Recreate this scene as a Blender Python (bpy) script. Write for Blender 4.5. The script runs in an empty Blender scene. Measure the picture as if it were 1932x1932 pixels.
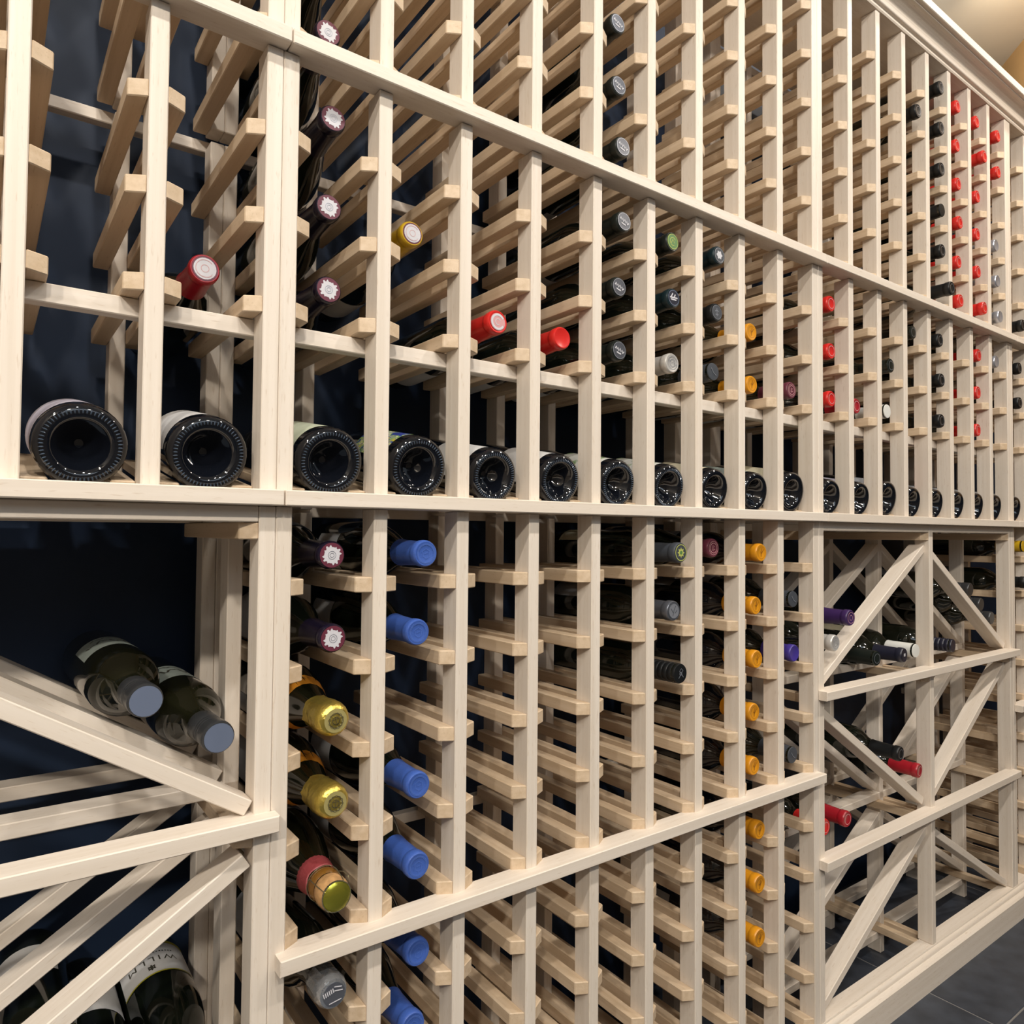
import bpy, bmesh, math, random
from mathutils import Matrix, Vector
random.seed(7)
S = bpy.context.scene
COL = S.collection
V = Vector

# ------------------------------------------------------------------ camera, world, lights, exposure
YAW, PITCH, ROLL = 0.6313, 0.0289, 0.0085
fw = V((math.sin(YAW) * math.cos(PITCH), math.cos(YAW) * math.cos(PITCH), math.sin(PITCH)))
r0 = V((math.cos(YAW), -math.sin(YAW), 0)); u0 = r0.cross(fw)
rt = math.cos(ROLL) * r0 + math.sin(ROLL) * u0
up = -math.sin(ROLL) * r0 + math.cos(ROLL) * u0
cam_data = bpy.data.cameras.new('camera'); cam = bpy.data.objects.new('camera', cam_data); COL.objects.link(cam)
cam_data.sensor_width = 36; cam_data.lens = 1363.24 / 1932 * 36; cam_data.clip_start = 0.02
M = Matrix((rt, up, -fw)).transposed().to_4x4(); M.translation = V((-0.2535, -0.7757, 0.0082))
cam.matrix_world = M
S.camera = cam

w_ = bpy.data.worlds.new('world'); S.world = w_; w_.use_nodes = True
w_.node_tree.nodes['Background'].inputs[0].default_value = (0.92, 0.96, 1.0, 1)
w_.node_tree.nodes['Background'].inputs[1].default_value = 0.05

def lamp(name, loc, target, power, size, color, spread=180):
    d = bpy.data.lights.new(name, 'AREA'); d.shape = 'DISK'; d.size = size; d.energy = power; d.color = color
    d.spread = math.radians(spread)
    o = bpy.data.objects.new(name, d); COL.objects.link(o); o.location = loc
    o.rotation_euler = (V(target) - V(loc)).to_track_quat('-Z', 'Y').to_euler()
    return o
WARM = (1.0, 0.965, 0.91)
for lx, lw, lc in ((-1.55, 24, WARM), (-0.22, 17, WARM), (1.11, 18, WARM), (2.30, 22, (1.0, 0.88, 0.74))):
    lamp('ceiling_downlight', (lx, -1.13, 1.79), (lx, -0.10, -0.40), lw, 0.10, lc, 150)
for lx, lw in ((-1.75, 54), (-0.65, 32), (0.45, 12)):
    lamp('added_room_fill', (lx, -2.35, 1.79), (lx + 0.5, 0.0, -0.20), lw, 0.16, (1.0, 0.92, 0.81), 150)  # fill lamps added out of view to even out the rack fronts
# unseen cool fill light added behind the camera for the fronts and bluish reflections
cool_fill = lamp('added_cool_fill', (0.2, -2.62, 1.15), (0.6, 0.0, 0.1), 21, 1.0, (0.76, 0.88, 1.0), 170)
cool_fill.data.shape = 'RECTANGLE'; cool_fill.data.size = 2.0; cool_fill.data.size_y = 0.9
lamp('ceiling_downlight', (2.05, -0.42, 1.79), (2.0, -0.05, 0.9), 9, 0.08, (1.0, 0.92, 0.82), 150)
cove = lamp('cove_light', (1.3, 0.16, 1.22), (1.3, 0.10, 1.9), 10, 0.20, (1.0, 0.95, 0.84), 170)
cove.data.shape = 'RECTANGLE'; cove.data.size = 2.2; cove.data.size_y = 0.05
lamp('added_wall_glow', (2.30, 0.12, 1.78), (2.75, 0.15, 1.5), 2.5, 0.08, (1.0, 0.80, 0.55), 150)  # warm lamp added out of view to make the angled wall glow

S.view_settings.view_transform = 'Standard'; S.view_settings.look = 'None'
S.view_settings.gamma = 1; S.view_settings.use_curve_mapping = False
S.view_settings.exposure = -0.84

# ------------------------------------------------------------------ materials
def new_mat(name):
    m = bpy.data.materials.new(name); m.use_nodes = True
    nt = m.node_tree; b = nt.nodes['Principled BSDF']
    return m, nt, b

def plain(name, col, rough=0.5, metal=0.0, coat=0.0, spec=0.5, noise=0.0, nscale=40, bump=0.0, trans=0.0):
    m, nt, b = new_mat(name)
    b.inputs['Base Color'].default_value = (*col, 1); b.inputs['Roughness'].default_value = rough
    b.inputs['Metallic'].default_value = metal; b.inputs['Coat Weight'].default_value = coat
    b.inputs['Specular IOR Level'].default_value = spec
    if trans: b.inputs['Transmission Weight'].default_value = trans
    if noise or bump:
        tc = nt.nodes.new('ShaderNodeTexCoord'); n = nt.nodes.new('ShaderNodeTexNoise')
        n.inputs['Scale'].default_value = nscale; n.inputs['Detail'].default_value = 5
        nt.links.new(tc.outputs['Object'], n.inputs['Vector'])
        if noise:
            r = nt.nodes.new('ShaderNodeValToRGB')
            r.color_ramp.elements[0].position = .3; r.color_ramp.elements[1].position = .7
            r.color_ramp.elements[0].color = (*[c * (1 - noise) for c in col], 1)
            r.color_ramp.elements[1].color = (*[min(1, c * (1 + noise)) for c in col], 1)
            nt.links.new(n.outputs['Fac'], r.inputs[0]); nt.links.new(r.outputs[0], b.inputs['Base Color'])
        if bump:
            bp = nt.nodes.new('ShaderNodeBump'); bp.inputs['Strength'].default_value = bump
            bp.inputs['Distance'].default_value = 0.002
            nt.links.new(n.outputs['Fac'], bp.inputs['Height']); nt.links.new(bp.outputs[0], b.inputs['Normal'])
    return m

def wood(name, axis, light, dark, fleck):
    """pale straight-grained timber; the grain runs along the given local axis, each board a little different"""
    m, nt, b = new_mat(name); L = nt.links.new
    tc = nt.nodes.new('ShaderNodeTexCoord'); oi = nt.nodes.new('ShaderNodeObjectInfo')
    add = nt.nodes.new('ShaderNodeVectorMath'); add.operation = 'MULTIPLY_ADD'
    cmb = nt.nodes.new('ShaderNodeCombineXYZ')
    for i in range(3): L(oi.outputs['Random'], cmb.inputs[i])
    add.inputs[1].default_value = (7.3, 4.1, 9.7)
    L(cmb.outputs[0], add.inputs[0]); L(tc.outputs['Object'], add.inputs[2])
    def noise(along, across, detail):
        mp = nt.nodes.new('ShaderNodeMapping'); s = [across] * 3; s[axis] = along
        mp.inputs['Scale'].default_value = s; L(add.outputs[0], mp.inputs['Vector'])
        n = nt.nodes.new('ShaderNodeTexNoise'); n.inputs['Scale'].default_value = 1; n.inputs['Detail'].default_value = detail
        L(mp.outputs[0], n.inputs['Vector']); return n
    n1 = noise(2.5, 130, 4); n2 = noise(55, 520, 2); n3 = noise(1.2, 14, 2)
    r1 = nt.nodes.new('ShaderNodeValToRGB'); e = r1.color_ramp.elements
    e[0].position = .32; e[1].position = .66; e[0].color = (*dark, 1); e[1].color = (*light, 1)
    L(n1.outputs['Fac'], r1.inputs[0])
    r2 = nt.nodes.new('ShaderNodeValToRGB'); e = r2.color_ramp.elements
    e[0].position = .62; e[1].position = .74; e[0].color = (0, 0, 0, 1); e[1].color = (.45, .45, .45, 1)
    L(n2.outputs['Fac'], r2.inputs[0])
    mx = nt.nodes.new('ShaderNodeMixRGB'); mx.inputs[2].default_value = (*fleck, 1)
    L(r2.outputs[0], mx.inputs[0]); L(r1.outputs[0], mx.inputs[1])
    hs = nt.nodes.new('ShaderNodeHueSaturation')
    mr = nt.nodes.new('ShaderNodeMapRange'); mr.inputs[3].default_value = .93; mr.inputs[4].default_value = 1.06
    ad = nt.nodes.new('ShaderNodeMath'); ad.operation = 'MULTIPLY_ADD'; ad.inputs[1].default_value = .6; 
    L(n3.outputs['Fac'], ad.inputs[0]); 
    hm = nt.nodes.new('ShaderNodeMath'); hm.operation = 'MULTIPLY'; hm.inputs[1].default_value = .4
    L(oi.outputs['Random'], hm.inputs[0]); L(hm.outputs[0], ad.inputs[2])
    L(ad.outputs[0], mr.inputs[0]); L(mr.outputs[0], hs.inputs['Value']); L(mx.outputs[0], hs.inputs['Color'])
    L(hs.outputs[0], b.inputs['Base Color'])
    b.inputs['Roughness'].default_value = .5; b.inputs['Specular IOR Level'].default_value = .35
    bp = nt.nodes.new('ShaderNodeBump'); bp.inputs['Strength'].default_value = .12; bp.inputs['Distance'].default_value = .001
    L(n1.outputs['Fac'], bp.inputs['Height']); L(bp.outputs[0], b.inputs['Normal'])
    return m
LT, DK, FL = (.80, .712, .615), (.735, .64, .535), (.55, .42, .30)
W_Z = wood('beech_upright', 2, LT, DK, FL)
W_X = wood('beech_bar', 0, LT, DK, FL)
W_Y = wood('beech_rail', 1, (.70, .545, .385), (.60, .445, .29), (.45, .31, .18))
GLASS = plain('bottle_glass_dark', (.006, .008, .005), .06, coat=.3)
GLASS_OLIVE = plain('bottle_glass_olive', (.009, .009, .004), .06, coat=.3)
GLASS_BACK = plain('bottle_glass_black', (.004, .005, .008), .05, coat=.4)  # blue-black tint stands in for cool reflections in the glass

GLASS_KNURL_GLINT = plain('bottle_glass_knurl_glint', (.055, .075, .105), .12, coat=.6)  # lighter bluish beads: bright glints put into the glass colour

# ------------------------------------------------------------------ object helpers
def link(name, me, parent=None, mat=None, loc=(0, 0, 0), rot=None):
    o = bpy.data.objects.new(name, me); COL.objects.link(o)
    o.location = loc
    if rot: o.rotation_euler = rot
    if mat and me and not me.materials: me.materials.append(mat)
    if parent: o.parent = parent
    return o
def tag(o, label, cat, group=None, kind=None):
    if label: o['label'] = label
    if cat: o['category'] = cat
    if group: o['group'] = group
    if kind: o['kind'] = kind
    return o
def empty(name, loc, label, cat, group=None):
    o = bpy.data.objects.new(name, None); o.empty_display_size = .02; COL.objects.link(o); o.location = loc
    return tag(o, label, cat, group)
def finish(bm, name, smooth=False):
    bmesh.ops.recalc_face_normals(bm, faces=bm.faces[:])
    me = bpy.data.meshes.new(name); bm.to_mesh(me); bm.free()
    if smooth:
        for p in me.polygons: p.use_smooth = True
        me.set_sharp_from_angle(angle=math.radians(38))
    return me
_cache = {}
def board_mesh(dx, dy, dz, mat, bev=.0011):
    k = (round(dx, 4), round(dy, 4), round(dz, 4), mat.name)
    if k not in _cache:
        bm = bmesh.new(); bmesh.ops.create_cube(bm, size=1)
        for v in bm.verts: v.co = V((v.co.x * dx, v.co.y * dy, v.co.z * dz))
        bmesh.ops.bevel(bm, geom=bm.edges[:], offset=bev, segments=1, affect='EDGES')
        me = finish(bm, 'board'); me.materials.append(mat); _cache[k] = me
    return _cache[k]
def board(name, parent, x, y, z, mat):
    """box part between (x0,x1),(y0,y1),(z0,z1) in world space; the parent sits unrotated at its own location"""
    g = .0002                                   # hairline joint to whatever the board butts against
    me = board_mesh(x[1] - x[0] - 2 * g, y[1] - y[0] - 2 * g, z[1] - z[0] - 2 * g, mat)
    c = V(((x[0] + x[1]) / 2, (y[0] + y[1]) / 2, (z[0] + z[1]) / 2))
    return link(name, me, parent, loc=c - parent.location)
def rail_mesh(side, yend):
    """depthwise rail with a mitred front; side +1 sits to the right of its post (mitre falls back to the right)"""
    k = ('rail', side, yend)
    if k not in _cache:
        bm = bmesh.new(); b = RW / 2; yi, yo = .0015, .0115
        pts = [(-b, yi if side > 0 else yo), (b, yo if side > 0 else yi), (b, yend), (-b, yend)]
        vs = [[bm.verts.new((px, py, pz)) for px, py in pts] for pz in (-RH / 2, RH / 2)]
        bm.faces.new(vs[0][::-1]); bm.faces.new(vs[1])
        for i in range(4): bm.faces.new((vs[0][i], vs[0][(i + 1) % 4], vs[1][(i + 1) % 4], vs[1][i]))
        bmesh.ops.bevel(bm, geom=bm.edges[:], offset=.0011, segments=1, affect='EDGES')
        me = finish(bm, 'rail'); me.materials.append(W_Y); _cache[k] = me
    return _cache[k]
def display_rail_mesh():
    if 'drail' not in _cache:
        bm = bmesh.new(); bmesh.ops.create_cube(bm, size=1)
        for v in bm.verts: v.co = V((v.co.x * DRW, .143 + v.co.y * .238, v.co.z * .011 - .0055))
        bmesh.ops.bevel(bm, geom=bm.edges[:], offset=.0011, segments=1, affect='EDGES')
        me = finish(bm, 'rail'); me.materials.append(W_Y); _cache['drail'] = me
    return _cache['drail']
def rail(parent, x0, ztop, side, yend=.2676, y=0, tilt=0):
    o = link('rail', rail_mesh(side, yend), parent, loc=V((x0 + RW / 2, y, ztop - RH / 2)) - parent.location)
    if tilt: o.rotation_euler = (tilt, 0, 0)
    return o

# ------------------------------------------------------------------ rack geometry (metres; shelf front, z = 0 near eye level)
P, W, RW, RH, DRW, DRZ = .1143, .0180, .0178, .0180, .0220, .0522
FLOOR, PLINTH = -.990, -.917
SH0, SH1 = .0348, .0520          # shelf board
CP0, CP1 = .5345, .5520          # cap board
TOP = 1.146
YR0, YR1 = .243, .276            # rear posts
LOW = [-.0448, -.1400, -.2352, -.3304, -.4256, -.5350, -.6290, -.7225, -.8165, -.8990]
MID = [.2600, .3565, .4525]
UPP = [.5700, .6670, .7640, .8610, .9580, 1.0550]
ROWZ = {'L%d' % i: z for i, z in enumerate(LOW)}
ROWZ.update({'M%d' % i: z for i, z in enumerate(MID)}); ROWZ.update({'U%d' % i: z for i, z in enumerate(UPP)})
# module -> left edges of its posts
MODS = {
    'L': [-W - k * P for k in (4, 3, 2, 1, 0)],
    'M': [k * P for k in range(10)],
    'R': [9 * P + W + k * P for k in range(9)],
    'F': [17 * P + 2 * W + k * P for k in range(4)],
}
def colx(c):
    """centre of column c (0 = first column of the middle module)"""
    if c < 0: return (c + 1) * P - W - (P - W) / 2
    off = 0 if c < 9 else (W if c < 17 else 2 * W)
    return c * P + off + W + (P - W) / 2

def trim_board(t, xa, xb, x0, x1, z):
    """front trim: runs proud of the posts from xa to xb, and its back part lies between x0 and x1"""
    pts = [(xa, -.018), (xb, -.018), (xb, -.0004), (x1, -.0004), (x1, .014), (x0, .014), (x0, -.0004), (xa, -.0004)]
    bm = bmesh.new(); c = ((xa + xb) / 2, 0, (z[0] + z[1]) / 2); h = (z[1] - z[0]) / 2
    lo = [bm.verts.new((x - c[0], y, -h)) for x, y in pts]; hi = [bm.verts.new((x - c[0], y, h)) for x, y in pts]
    bm.faces.new(lo[::-1]); bm.faces.new(hi)
    for i in range(8): bm.faces.new((lo[i], lo[(i + 1) % 8], hi[(i + 1) % 8], hi[i]))
    e = [e for e in bm.edges if all(v.co.y < -.01 for v in e.verts)]
    bmesh.ops.bevel(bm, geom=e, offset=.0011, segments=1, affect='EDGES')
    return link('front_trim', finish(bm, 'front_trim'), t, W_X, loc=V(c) - t.location)
POS = {'L': 'left of the near post pair', 'M': 'between the two post pairs',
       'R': 'beyond the far post pair', 'F': 'cut by the right picture edge'}
def posts(t, xs, z0, z1):
    for x in xs:
        board('front_post', t, (x, x + W), (0, .033), (z0, z1), W_Z)
        board('rear_post', t, (x, x + W), (YR0, YR1), (FLOOR if z0 == PLINTH else z0, z1), W_Z)
def rows(t, xs, tops):
    for z in tops:
        for i, x in enumerate(xs):
            if i > 0: rail(t, x - RW, z, -1)
            if i < len(xs) - 1: rail(t, x + W, z, 1)
TILT = math.radians(10)
def mid_rack(m):
    xs = MODS[m]; x0, x1 = xs[0], xs[-1] + W
    t = empty('display_wine_rack', ((x0 + x1) / 2, .15, SH1),
              'pale wood rack above the shelf with display row, ' + POS[m], 'wine rack', 'display racks above the shelf')
    posts(t, xs, SH0 + .0049, CP0); rows(t, xs, MID)
    for i, x in enumerate(xs):
        for k in (-1, 1):
            if 0 <= i + (k - 1) // 2 < len(xs) - 1:
                cx = x - DRW / 2 - .0003 if k < 0 else x + W + DRW / 2 + .0003
                link('display_rail', display_rail_mesh(), t, loc=V((cx, 0, DRZ)) - t.location, rot=(TILT, 0, 0))
    board('front_stretcher', t, (x0, x1), (.0335, .0515), (.2225, .2418), W_X)
    board('rear_stretcher', t, (x0, x1), (.277, .294), (.5330, .5490), W_X)
    board('cap_board', t, (x0 + .004, x1 + .003), (-.018, .0185), (CP0, CP1), W_X)
def upper_rack(m):
    xs = MODS[m]; x0, x1 = xs[0], xs[-1] + W
    t = empty('tall_wine_rack', ((x0 + x1) / 2, .15, CP1),
              'pale wood rack of bottle slots above the cap board, ' + POS[m], 'wine rack', 'upper racks below the cornice')
    posts(t, xs, CP1, TOP); rows(t, xs, UPP)
    board('rear_stretcher', t, (x0, x1), (.277, .294), (1.127, 1.145), W_X)
    board('top_board', t, (x0, x1), (.001, .276), (TOP, TOP + .012), W_X)
def shelf(t, x0, x1):
    board('shelf_board', t, (x0 + .004, x1 + .003), (-.018, 0), (SH0, SH1), W_X)
    board('shelf_ledge', t, (x0, x1), (.0, .030), (SH0, SH0 + .0048), W_X)
def lower_rack(m):
    xs = MODS[m]; x0, x1 = xs[0], xs[-1] + W
    t = empty('column_wine_rack', ((x0 + x1) / 2, .15, PLINTH),
              'pale wood rack of narrow bottle columns below the shelf, ' + POS[m], 'wine rack', 'lower column racks')
    posts(t, xs, PLINTH, SH0); rows(t, xs, LOW); shelf(t, x0, x1)
    trim_board(t, x0 + .007, x1 - .005, x0 + .008, x1 - .006, (-.4580, -.4410))
    board('rear_stretcher', t, (x0, x1), (.277, .294), (.0285, .0465), W_X)
    board('rear_stretcher', t, (x0, x1), (.277, .294), (-.4625, -.4455), W_X)
T1, T2 = (-.3062, -.2890), (-.6255, -.6085)
DEPTHS = ((0, .033), (.118, .151), (YR0, YR1))
def slat(t, a, b, front, th=.0165):
    """diagonal slats one behind the other, a->b is their upper edge in the x-z plane"""
    a, b = V((a[0], 0, a[1])), V((b[0], 0, b[1])); d = b - a; L = d.length; d /= L
    n = V((-d.z, 0, d.x)); n = n if n.z > 0 else -n
    c = (a + b) / 2 - n * th / 2
    for y0, y1 in ((front, front + .035), DEPTHS[1], DEPTHS[2]):
        me = board_mesh(L, y1 - y0, th, W_X)
        link('diagonal_slat', me, t, loc=V((c.x, (y0 + y1) / 2, c.z)) - t.location, rot=(0, -math.atan2(d.z, d.x), 0))
def bin_rack(m, right_only):
    xs = MODS[m]; x0, x1 = xs[0], xs[-1] + W
    R = xs[-1]; Cx = R - 4 * P
    px = [Cx, R] if right_only else [xs[0], Cx, R]
    t = empty('diamond_bin_rack', ((x0 + x1) / 2, .15, PLINTH),
              'pale wood bin with diagonal slats below the shelf, ' + POS[m], 'wine rack', 'diamond bin racks')
    for x in px:
        for k, (y0, y1) in enumerate(DEPTHS):
            board(('front_post', 'middle_post', 'rear_post')[k], t, (x, x + W), (y0, y1), (PLINTH if k == 0 else FLOOR, SH0), W_Z)
        for z in (.0170, T1[0], T2[0]):
            if x > px[0]: rail(t, x - RW, z, -1)
            if x < px[-1]: rail(t, x + W, z, 1)
        for k in ((-1,) if x == px[-1] else (1,) if x == px[0] else (-1, 1)):
            board('floor_rail', t, (x - RW, x) if k < 0 else (x + W, x + W + RW), (.0306, .276), (PLINTH - RH, PLINTH - .0003), W_Y)
    shelf(t, x0, x1)
    board('shelf_panel', t, (x0, x1), (.0302, .300), (SH0, SH0 + .0048), W_X)
    for a, b in zip(px, px[1:]):
        board('apron', t, (a + W, b), (.0005, .018), (.0172, SH0), W_X)
        board('rear_stretcher', t, (a + W, b), (.245, .262), (.0172, SH0), W_X)
    xa = px[0] if right_only else x0 + .0003
    for z in (T1, T2):
        trim_board(t, xa if right_only else x0 - .003, x1 + .004 if right_only else x1 - .003, xa + .0002, x1 - .0033, z)
        for y0, y1 in DEPTHS[1:]: board('cross_bar', t, (xa, x1), (y0 + .0, y1), z, W_X)
    for y0, y1 in DEPTHS[1:]: board('cross_bar', t, (xa, x1), (y0, y1), (PLINTH - .0175 - RH, PLINTH - RH - .0003), W_X)
    l, c0, c1, r = R - 8 * P + W + .0005, Cx - .0005, Cx + W + .0005, R - .0005
    if right_only:
        slat(t, (c1, -.0040), (r, -.2755), .002); slat(t, (-.4365, -.5880), (-.0283, -.3288), .002); slat(t, (c1, -.6550), (r, -.9035), .002)
    else:
        slat(t, (c1, -.0105), (r, -.2755), .012); slat(t, (c1 + .009, -.5880), (r - .0098, -.3255), .012); slat(t, (c1, -.6550), (r, -.9020), .012)
        slat(t, (l, -.2755), (c0, -.0105), .012); slat(t, (l + .0098, -.3255), (c0 - .009, -.5880), .012); slat(t, (l, -.9020), (c0, -.6550), .012)
for m in 'LMRF': mid_rack(m); upper_rack(m)
lower_rack('M'); lower_rack('F'); bin_rack('L', True); bin_rack('R', False)

# ------------------------------------------------------------------ room
XL, XF = -.50, 2.53
def extrude_x(name, prof, x0, x1, mat, smooth_from=None):
    bm = bmesh.new()
    a = [bm.verts.new((x0, y, z)) for y, z in prof]; b = [bm.verts.new((x1, y, z)) for y, z in prof]
    n = len(prof)
    for i in range(n): bm.faces.new((a[i], a[(i + 1) % n], b[(i + 1) % n], b[i]))
    bm.faces.new(a); bm.faces.new(b[::-1])
    return link(name, finish(bm, name), None, mat)
def arc(c, r, a0, a1, n): return [(c[0] + r * math.cos(math.radians(a0 + (a1 - a0) * i / n)), c[1] + r * math.sin(math.radians(a0 + (a1 - a0) * i / n))) for i in range(n + 1)]
crown = [(.03, 1.146), (-.002, 1.146), (-.004, 1.1490), (-.004, 1.1545), (-.008, 1.1555)]
crown += arc((-.008, 1.1590), .0035, 270, 180, 4) + [(-.0115, 1.1600)]
crown += [(-.0115 - .024 * (1 - math.cos(t * math.pi / 16)), 1.1610 + .0225 * math.sin(t * math.pi / 16)) for t in range(0, 9)]
crown += [(-.0375, 1.1842), (-.0375, 1.1872), (-.0450, 1.1882), (-.0465, 1.1895), (-.0455, 1.2085), (-.0440, 1.2095), (.03, 1.2095)]
o = extrude_x('trim_1', crown, XL, XF, W_X); o['kind'] = 'structure'
o['label'] = 'pale wood crown moulding along the top of the racks'
base = [(.030, PLINTH), (.0, PLINTH), (-.0005, PLINTH - .001)]
base += [(-.001, PLINTH - .0035)] + arc((-.001, PLINTH - .0105), .007, 90, 170, 5) + [(-.0085, PLINTH - .0125), (-.0160, PLINTH - .0150), (-.0200, PLINTH - .0175), (-.0200, FLOOR), (.030, FLOOR)]
base = [(y, z) for y, z in base]
o = extrude_x('baseboard_front', base, XL, XF, W_X); o['kind'] = 'structure'
o['label'] = 'pale wood moulded plinth under the racks'

def wall_box(name, x, y, z, mat, label=None):
    bm = bmesh.new(); bmesh.ops.create_cube(bm, size=1)
    for v in bm.verts: v.co = V(((x[0] + x[1]) / 2 + v.co.x * (x[1] - x[0]), (y[0] + y[1]) / 2 + v.co.y * (y[1] - y[0]), (z[0] + z[1]) / 2 + v.co.z * (z[1] - z[0])))
    o = link(name, finish(bm, name), None, mat); o['kind'] = 'structure'
    if label: o['label'] = label
    return o
NAVY = plain('navy_wall_paint', (.013, .025, .054), .5, spec=.25, noise=.10, nscale=9)
CREAM = plain('cream_ceiling_paint', (.82, .77, .67), .8, noise=.03, nscale=6)
ORANGE = plain('tan_wall_paint', (.62, .40, .19), .7, noise=.06, nscale=5)
ROOMW = plain('warm_white_wall_paint', (.42, .38, .33), .8, noise=.03, nscale=6)
CEIL = 1.832
wall_box('wall_back', (-2.0, 3.2), (.345, .42), (FLOOR, CEIL), NAVY, 'dark navy wall behind the racks')
wall_box('ceiling', (-2.0, 3.2), (-2.7, .42), (CEIL, CEIL + .08), CREAM, 'cream ceiling above the crown moulding')
wall_box('wall_left', (-2.08, -2.0), (-2.7, .42), (FLOOR, CEIL), ROOMW)
wall_box('wall_front', (-2.0, 3.2), (-2.78, -2.7), (FLOOR, CEIL), ROOMW)
# the angled wall at the far right end of the racks
nn = V((1, -1, 0)).normalized() * .08
bm = bmesh.new()
pa, pb = V((2.27, -.288, 0)), V((2.903, .345, 0))
vs = [[bm.verts.new((p.x, p.y, z)) for p in (pa, pb, pb + nn, pa + nn)] for z in (FLOOR, CEIL)]
bm.faces.new(vs[0]); bm.faces.new(vs[1])
for i in range(4): bm.faces.new((vs[0][i], vs[0][(i + 1) % 4], vs[1][(i + 1) % 4], vs[1][i]))
o = link('wall_right', finish(bm, 'wall_right'), None, ORANGE); o['kind'] = 'structure'
o['label'] = 'tan wall set at an angle beyond the racks'

# floor: grout slab with slate tiles as pieces
GROUT = plain('grout', (.20, .19, .18), .8)
TILE = plain('slate_tile', (.038, .045, .060), .42, noise=.28, nscale=22, bump=.15)
fl = wall_box('floor', (-2.0, 3.2), (-2.7, .42), (FLOOR - .06, FLOOR - .0012), GROUT, 'dark slate tiled floor with thin pale joints')
TS = .60
tm = board_mesh(TS - .0035, TS - .0035, .012, TILE, .0012)
for i in range(-5, 3):
    for j in range(-4, 1):
        cx_, cy_ = 1.443 + (i + .5) * TS, -.160 + (j + .5) * TS
        if -2.0 < cx_ < 3.0 and cy_ + TS / 2 < .46: link('floor_tile', tm, fl, loc=(cx_, cy_, FLOOR - .006))

# ------------------------------------------------------------------ bottles
def lathe(name, prof, n=28, mat=None, jitter=None, close=True):
    bm = bmesh.new(); rings = []
    for r, z in prof:
        if r < 1e-6: rings.append([bm.verts.new((0, 0, z))])
        else:
            ring = []
            for k in range(n):
                a = 2 * math.pi * k / n; rr, zz = r, z
                if jitter: rr, zz = jitter(r, z, a)
                ring.append(bm.verts.new((rr * math.cos(a), rr * math.sin(a), zz)))
            rings.append(ring)
    for A, B in zip(rings, rings[1:]):
        if len(A) == 1 and len(B) == 1: continue
        for k in range(n):
            if len(A) == 1: bm.faces.new((A[0], B[k], B[(k + 1) % n]))
            elif len(B) == 1: bm.faces.new((A[k], A[(k + 1) % n], B[0]))
            else: bm.faces.new((A[k], A[(k + 1) % n], B[(k + 1) % n], B[k]))
    me = finish(bm, name, True)
    if mat: me.materials.append(mat)
    return me
LEN = .300
def punt(R): return [(0, .028), (.004, .0285), (.006, .026), (.011, .023), (.018, .014), (.0225, .0055), (.0255, .0018), (.0285, .0), (R - .006, .0), (R - .0025, .0022), (R - .0005, .006), (R, .011)]
BODY = {
    'bordeaux': (.0372, [(.0372, .185), (.0362, .196), (.0325, .208), (.0255, .219), (.0190, .227), (.0158, .236), (.0148, .250), (.0142, .292), (.0156, .293), (.0156, .299), (.0120, .300), (0, .300)]),
    'burgundy': (.0402, [(.0402, .135), (.0392, .150), (.0360, .170), (.0300, .192), (.0235, .212), (.0180, .230), (.0156, .246), (.0145, .292), (.0156, .293), (.0156, .299), (.0120, .300), (0, .300)]),
    'champagne': (.0430, [(.0430, .130), (.0420, .148), (.0385, .172), (.0320, .198), (.0250, .222), (.0195, .243), (.0165, .262), (.0150, .286), (.0160, .288), (.0160, .298), (.0120, .300), (0, .300)]),
}
def body_mesh(kind, mat):
    k = ('body', kind, mat.name)
    if k not in _cache:
        R, up_ = BODY[kind]; _cache[k] = lathe('bottle_body', punt(R) + up_, 32, mat)
    return _cache[k]
def rad_at(kind, z):
    R, pr = BODY[kind]; pts = [(R, .011)] + pr
    for (ra, za), (rb, zb) in zip(pts, pts[1:]):
        if za <= z <= zb: return ra + (rb - ra) * (z - za) / (zb - za + 1e-9)
    return R
def label_mesh(kind, z0, z1, mid, half, mat, off=.0004):
    k = ('label', kind, z0, z1, mid, half, mat.name, off)
    if k not in _cache:
        bm = bmesh.new(); n = 18; m = 6; g = []
        for i in range(m + 1):
            z = z0 + (z1 - z0) * i / m; r = rad_at(kind, z) + off
            g.append([bm.verts.new((r * math.cos(math.radians(mid - half + 2 * half * q / n)), r * math.sin(math.radians(mid - half + 2 * half * q / n)), z)) for q in range(n + 1)])
        for i in range(m):
            for q in range(n): bm.faces.new((g[i][q], g[i][q + 1], g[i + 1][q + 1], g[i + 1][q]))
        me = finish(bm, 'label', True); me.materials.append(mat); _cache[k] = me
    return _cache[k]
def stroke_mesh(lines, width, mat, wrap=None, z=0):
    """flat print: polylines widened to ribbons; wrap=(radius, mid angle, z0) lays them round a cylinder"""
    bm = bmesh.new()
    def put(p):
        if wrap:
            r, mid, z0 = wrap; a = math.radians(mid) - p.x / r
            return bm.verts.new((r * math.cos(a), r * math.sin(a), z0 + p.y))
        return bm.verts.new((p.x, p.y, z))
    for ln in lines:
        pts = [V((x, y)) for x, y in ln]; L_, R_ = [], []
        for i, p in enumerate(pts):
            a = pts[max(i - 1, 0)]; b = pts[min(i + 1, len(pts) - 1)]; d = (b - a)
            d = d / (d.length + 1e-9); n = V((-d.y, d.x)) * width / 2
            L_.append(put(p + n)); R_.append(put(p - n))
        for i in range(len(pts) - 1): bm.faces.new((L_[i], R_[i], R_[i + 1], L_[i + 1]))
    me = bpy.data.meshes.new('print'); bm.to_mesh(me); bm.free(); me.materials.append(mat)
    return me
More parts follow.
